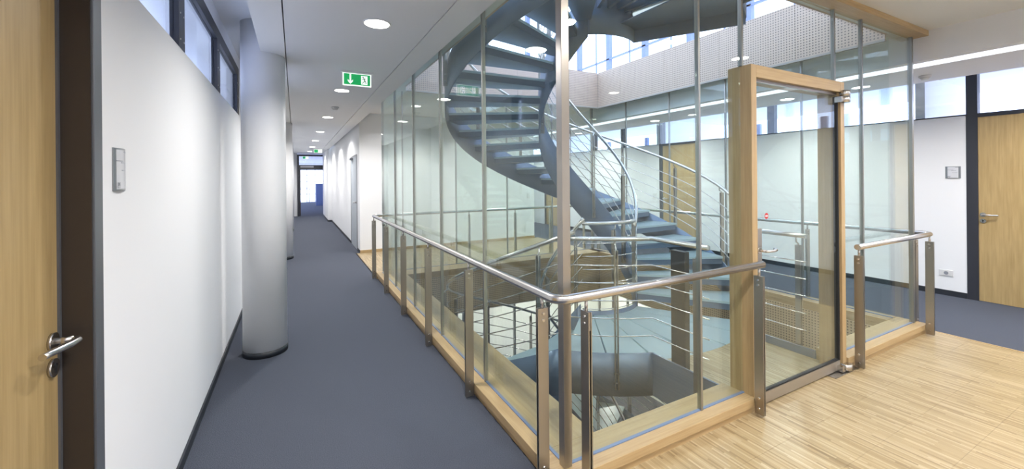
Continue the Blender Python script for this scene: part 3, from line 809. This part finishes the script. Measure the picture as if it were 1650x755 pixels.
flight('stair_flight', 'helical stair flight winding down below the glass landing', LDZ, T0 - 12 + 12, T1 - 10, (CX, CY, -3.7), 19)

def landing(nm, lab, z, lower, ta, tz_):
    st = STAIR
    # outer fascia: straight part at x=1.5 then arc
    yw = CY - math.sqrt(RO ** 2 - (CX - 1.50) ** 2)
    ta0 = -(180 - math.degrees(math.atan2(CY - yw, CX - 1.50)))
    ts = frange(ta, ta0, 14)
    zt, zb = z + .07, z - (.30 if lower else .37)
    MB().loft(helix(RO, .016, ts, lambda t: zt, lambda t: zb), True).build('outer_fascia', M['stair'], st)
    MB().box(1.492, 1.508, VY0 - .0, yw + .004, zb, zt).build('side_fascia', M['stair'], st)
    yw2 = CY - math.sqrt(RO ** 2 - (CX - 2.76) ** 2)
    MB().box(2.752, 2.768, VY0, yw2, zb, zt).build('side_fascia', M['stair'], st)
    te = math.degrees(math.atan2(yw2 - CY, 2.76 - CX))
    if te < tz_: MB().loft(helix(RO, .016, frange(te, tz_, 8), lambda t: zt, lambda t: zb), True).build('outer_fascia', M['stair'], st)
    MB().loft(helix(RI, .016, frange(ta, tz_, 24), lambda t: z + .045, lambda t: z - .44), True).build('inner_fascia', M['stair'], st)
    # radial end plates
    for t in (tz_,):
        a = R(t); er = Vector((math.cos(a), math.sin(a), 0)); et = Vector((-math.sin(a), math.cos(a), 0)); c = Vector((CX, CY, 0))
        q = [c + er * RI - et * .006, c + er * RO - et * .006, c + er * RO + et * .006, c + er * RI + et * .006]
        MB().loft([[(p.x, p.y, z - (.38 if lower else .44)) for p in q], [(p.x, p.y, z - .03) for p in q]]).build('end_plate', M['stair'], st)
    n = 6
    gts = frange(ta, tz_, n)
    for a, b in zip(gts, gts[1:]):
        m = MB(); sector(m, RI + .012, RO - .012, a + .35, b - .35, 0, .03)
        bmesh.ops.translate(m.bm, verts=m.bm.verts, vec=(CX, CY, z - .03))
        m.build('glass_plate', M['frost'], st)
    for t in gts[1:-1]:
        a = R(t); er = Vector((math.cos(a), math.sin(a), 0)); et = Vector((-math.sin(a), math.cos(a), 0)); c = Vector((CX, CY, 0))
        q = [c + er * (RI + .01) - et * .02, c + er * (RO - .01) - et * .02, c + er * (RO - .01) + et * .02, c + er * (RI + .01) + et * .02]
        MB().loft([[(p.x, p.y, z - .14) for p in q], [(p.x, p.y, z - .032) for p in q]]).build('bearer', M['stair'], st)
    # parquet between the glass and the door
    pts = [(1.508, .15)] + [(2.752, .15)] + [P(RO - .01, t, 0)[:2] for t in frange(te, ta0, 8)]
    MB().prism(pts, 'z', z - .03, z - .0).build('parquet_strip', M['parquet'], st)
    MB().prism(pts, 'z', z - .30, z - .27).build('soffit_plate', M['stair'], st)
    if lower:
        sec = frange(-95, tz_, 5)
    m = MB(); sector(m, RI + .012, RO - .012, -88, tz_ - .5, 0, .012, 6)
    bmesh.ops.translate(m.bm, verts=m.bm.verts, vec=(CX, CY, z - .29)); m.build('soffit_plate', M['stair'], st)
    return st, ta0, yw, yw2, te
def y_post(par, x, y, zl, lz, xr):
    zr = lz - .09
    o = MB().box(x - .016, x - .008, y - .022, y + .022, zl, zr).build('baluster', M['steel'], par, (x, y, zl))
    MB().box(x + .008, x + .016, y - .022, y + .022, zl, zr).build('rear_bar', M['steel'], o)
    MB().tube([(x, y, zr - .08), (x, y, zr + .01), (xr, y, zr + .03), (xr, y, lz - .012)], .007, 8).build('bracket', M['steel_b'], o)
    b = MB()
    for z in (zl + .05, zl + .13): b.cyl((x - .024, y, z), (x + .024, y, z), .009, 8)
    stuff(b.build('bolts', M['steel_b'], o))
ld, ta0, yw, yw2, te = landing('stair_landing', 'glass stair landing at floor level behind the near glass wall', 0, True, -136, -57)
lu = landing('stair_landing', 'underside of the upper stair landing hanging at the top of the picture', 3.70, False, T1 - 360, -57)[0]
lw = landing('stair_landing', 'glass stair landing one floor below seen down the stairwell', -3.70, True, -136, -57)[0]
def landing_rails(par, z):
    lz = z + 1.06
    for pth in ([(1.50, .26, lz), (1.50, yw, lz)] + [P(RO, t, lz) for t in frange(ta0 - 3, -134, 6)],
                [(2.76, .22, lz), (2.76, yw2, lz)] + [P(RO, t, lz) for t in frange(te + 2, -61, 3)],
                [P(RI, t, lz) for t in frange(-61, -134, 12)]):
        MB().tube(pth, .021, 12).build('handrail', M['steel_b'], par)
        for d in RODS: MB().tube([(x, y, zz - d) for x, y, zz in pth], .0055, 6).build('rod', M['steel_b'], par)
    pair_post(par, RO + .034, -121, lz, z - .22, 1)
    pair_post(par, RI - .034, -97, lz, z - .2, 1)
    y_post(par, 1.466, .34, z - .2, lz, 1.50)
    y_post(par, 2.795, .30, z - .2, lz, 2.76)
for par, z in ((ld, 0), (lw, -3.70)): landing_rails(par, z)
bp = thing('landing_pillar', 'dark flat steel pillar under the landing handrail', 'pillar', (1.54, .56, 0))
MB().box(1.520, 1.575, .49, .63, 0, .99).build('casing', M['stair_dark'], bp, bevel=.003)
MB().box(1.516, 1.58, .485, .635, .0, .012).build('foot_plate', M['stair_dark'], bp)

tb_ = MB().tube([(2.29, 1.80, 3.50), (2.43, 1.26, 3.50)], .022, 12).build('tube_lamp', M['tube'], STAIR)
tb_['label'] = 'slim pale tube lamp under the upper landing'
MB().tube([(2.288, 1.81, 3.535), (2.432, 1.25, 3.535)], .016, 8).build('lamp_housing', M['plastic'], tb_)

# ================================================================== COLUMNS
cl = None
for k, (y, lab) in enumerate(((2.70, 'nearest round white column beside the left wall'), (7.75, 'second round white column down the left corridor'), (12.8, 'third round white column down the left corridor'), (17.85, 'farthest round white column before the dark double door'))):
    x = -1.49 if k == 0 else -1.455
    c = thing('column', lab, 'column', (x, y, 0), 'round columns along the left corridor')
    MB().cyl((x, y, 0.0), (x, y, HZ), .18, 48).build('shaft', M['colm'], c)
    MB().cyl((x, y, 0.0), (x, y, .055), .184, 48).build('base_ring', M['base'], c)

# ================================================================== CEILING FITTINGS
def downlight(x, y, z, lab, group, lamp=True, power=None):
    t = thing('ceiling_light', lab, 'ceiling light', (x, y, z), group)
    m = MB(); n = 28
    m.loft([[(x + rr * math.cos(a), y + rr * math.sin(a), z + dz) for rr, dz in ((.086, -.002), (.098, -.004), (.100, 0.0), (.088, .0))] for a in [2 * math.pi * k / n for k in range(n + 1)]], True)
    m.build('frame', M['plastic'], t)
    MB().cyl((x, y, z - .002), (x, y, z - .0035), .085, 28).build('diffuser', M['lamp'], t)
    if lamp:
        ld_ = bpy.data.lights.new('downlight_beam', 'AREA'); ld_.shape = 'DISK'; ld_.size = .16
        ld_.energy = power or LAMP; ld_.color = (1.0, .97, .94); ld_.spread = R(150)
        o = bpy.data.objects.new('downlight_beam', ld_); COL.objects.link(o); o.location = (0, 0, -.006); o.parent = t
ordn = ['nearest', 'second', 'third', 'fourth', 'fifth', 'sixth', 'seventh']
for k in range(-2, 7):
    downlight(-.69, 1.385 + 2.57 * k, CZ, ('%s bright round downlight in the left corridor ceiling' % ordn[k]) if k >= 0 else ('round downlight in the left corridor ceiling just behind the viewer' if k == -1 else 'hindmost round downlight in the left corridor ceiling'), 'downlights of the left corridor')
n = 0
for x in (1.0, 2.3, 3.6):
    for y in (-1.35, -3.6):
        downlight(x, y, HZ, '%s round downlight over the front parquet, %s' % ({1.0: 'left', 2.3: 'middle', 3.6: 'right'}[x], 'just before the glass wall' if y > -2 else 'in the row behind the viewer'), 'downlights over the front parquet', power=LAMP * 0.85)
for k, (x, y) in enumerate(((.9, 6.3), (3.2, 6.3))):
    downlight(x, y, HZ, ['left', 'right'][k] + ' round downlight over the parquet behind the stairwell', 'downlights behind the stairwell')
for k in range(6):
    downlight(5.35, -3.4 + 2.57 * k, CZ, ['round downlight of the right corridor behind the viewer', 'round downlight of the right corridor before the oak door', 'round downlight of the right corridor nearest the near glass wall', 'round downlight of the right corridor behind the middle of the glass', 'round downlight of the right corridor before the second oak door', 'farthest round downlight of the right corridor'][k], 'downlights of the right corridor')
# lower storey lamps
for x in (-.9, 1.6, 3.6, 5.4):
    for y, pw_ in ((-1.6, 1), (5.9, 34)):
        a = bpy.data.lights.new('lower_lamp', 'AREA'); a.shape = 'DISK'; a.size = .3; a.energy = pw_; a.color = (1, .96, .88)
        o = bpy.data.objects.new('lower_lamp', a); COL.objects.link(o); o.location = (x, y, -.68)

sg = thing('exit_sign', 'green lit exit sign with arrow and running figure under the corridor ceiling', 'exit sign', (-.64, 2.885, CZ))
MB().box(-.80, -.48, 2.855, 2.915, CZ - .022, CZ).build('housing', M['plastic'], sg)
MB().box(-.785, -.495, 2.878, 2.892, CZ - .155, CZ - .022).build('panel_edge', M['signw'], sg)
MB().box(-.772, -.508, 2.8755, 2.878, CZ - .143, CZ - .030).build('green_panel', M['green'], sg)
zc = CZ - .087
MB().prism([(-.716, zc + .055), (-.700, zc + .055), (-.700, zc - .020), (-.682, zc - .002), (-.682, zc - .022), (-.708, zc - .050), (-.734, zc - .022), (-.734, zc - .002), (-.716, zc - .020)], 'y', 2.8735, 2.8755).build('arrow', M['signw'], sg)
MB().box(-.600, -.535, 2.8735, 2.8755, zc - .048, zc + .046).build('door_symbol', M['signw'], sg)
m = MB()
def seg(x0, z0, x1, z1, wd):
    d = Vector((x1 - x0, z1 - z0)).normalized(); nx, nz = -d.y * wd, d.x * wd
    m.prism([(x0 + nx, z0 + nz), (x1 + nx, z1 + nz), (x1 - nx, z1 - nz), (x0 - nx, z0 - nz)], 'y', 2.8722, 2.8735)
seg(-.576, zc + .020, -.560, zc - .010, .005); seg(-.560, zc - .010, -.548, zc - .036, .0035); seg(-.562, zc - .010, -.578, zc - .022, .0035); seg(-.578, zc - .022, -.586, zc - .036, .003)
seg(-.574, zc + .018, -.590, zc + .006, .0028); seg(-.572, zc + .018, -.552, zc + .012, .0028)
m.cyl((-.580, 2.8722, zc + .032), (-.580, 2.8735, zc + .032), .0065, 12)
m.build('running_figure', M['signk'], sg)
for k, (x, y, lab) in enumerate(((-.46, 15.2, 'small lit exit sign far down the left corridor before the dark double door'), (-.75, 21.5, 'farthest lit exit sign seen beyond the dark double door'))):
    CZ_ = CZ if k == 0 else 2.8
    s2 = thing('exit_sign', lab, 'exit sign', (x, y, CZ_))
    MB().box(x - .15, x + .15, y - .02, y + .02, CZ_ - .02, CZ_).build('housing', M['plastic'], s2)
    MB().box(x - .14, x + .14, y - .006, y + .006, CZ_ - .15, CZ_ - .02).build('panel_edge', M['signw'], s2)
    MB().box(x - .13, x + .0, y - .008, y - .006, CZ_ - .14, CZ_ - .03).build('green_panel', M['green'], s2)
def smoke(x, y, z, lab):
    t = thing('smoke_detector', lab, 'smoke detector', (x, y, z))
    MB().cyl((x, y, z), (x, y, z - .022), .055, 24).build('base', M['plastic'], t)
    MB().cyl((x, y, z - .022), (x, y, z - .050), .045, 24, .030).build('head', M['plastic'], t)
smoke(-.66, 5.30, CZ, 'small smoke detector on the left corridor ceiling')
smoke(5.28, .19, CZ, 'white smoke detector on the right corridor ceiling')

# ================================================================== WALL FITTINGS
def door_plate(x, y, z, side, h, wd, lab):
    """curved aluminium door plate with paper insert; side is the wall normal along x"""
    t = thing('door_sign', lab, 'sign', (x, y, z))
    s = side
    n = 8
    pro = [(x + s * (.004 + .007 * math.sin(math.pi * k / n)), y + wd * (k / n - .5)) for k in range(n + 1)]
    poly = [(x, y + wd / 2), (x, y - wd / 2)] + pro
    MB().prism(poly, 'z', z - h / 2, z + h / 2).build('holder', M['alu'], t)
    poly2 = [(px + s * .0008, y + (py - y) * .90) for px, py in pro] + [(px - s * .002, y + (py - y) * .90) for px, py in pro[::-1]]
    MB().prism(poly2, 'z', z - h / 2 + .006, z + h / 2 - .006).build('insert', M['plate'], t)
    m = MB()
    def bar(u0, u1, zz, hh):
        for k in range(6):
            ua, ub = u0 + (u1 - u0) * k / 6, u0 + (u1 - u0) * (k + 1) / 6
            f = lambda u: x + s * (.0050 + .007 * math.sin(math.pi * (u + .5)))
            sg_ = s
            p = [(f(ua), y - s * -1 * ua * wd * -1 if False else y + ua * wd), (f(ub), y + ub * wd), (f(ub) + s * .0006, y + ub * wd), (f(ua) + s * .0006, y + ua * wd)]
            m.prism(p, 'z', zz - hh / 2, zz + hh / 2)
    d_ = 1 if s > 0 else -1
    def B(a, b, zz, hh): bar(min(a * d_, b * d_), max(a * d_, b * d_), zz, hh)
    B(-.38, .05, z + h * .20, .0035); B(-.10, .22, z + h * .16, .003); B(-.05, .30, z + h * -.02, .003); B(.15, .38, z + h * .42, .005)
    stuff(m.build('small_print', M['ink'], t))
    me = text_mesh('PFT', h * .20); me.materials.append(M['ink'])
    o = inst(me, 'lettering', t)
    o.rotation_euler = (R(90), 0, R(90) if s > 0 else R(-90))
    o.location = (s * .0105, -d_ * wd * .36, -h * .44)
    return t
door_plate(WX, .25, 1.643, 1, .155, .115, 'door sign plate on the left wall beside the dark frame')
door_plate(EX, .25, 1.62, -1, .155, .14, 'door sign plate on the right wall beside the dark door frame')
so = thing('wall_socket', 'white power socket low on the right wall', 'socket', (EX, .29, .29))
MB().box(EX - .010, EX, .255, .385, .255, .335).build('cover', M['plastic'], so, bevel=.003)
MB().cyl((EX - .0105, .32, .295), (EX - .0125, .32, .295), .022, 18).build('outlet', M['ink'], so)
sw = thing('light_switch', 'light switch on the right wall left of the second oak door', 'switch', (EX, 5.28, 1.1))
MB().box(EX - .010, EX, 5.22, 5.32, 1.05, 1.20).build('cover', M['plastic'], sw)
MB().box(EX - .014, EX - .010, 5.235, 5.305, 1.06, 1.12).build('rocker', M['plastic'], sw)
sw = thing('light_switch', 'light switch at the end of the core wall', 'switch', (4.25, NY, 1.1))
MB().box(4.18, 4.26, NY - .010, NY, 1.05, 1.20).build('cover', M['plastic'], sw)
MB().box(4.19, 4.25, NY - .014, NY - .010, 1.06, 1.12).build('rocker', M['plastic'], sw)
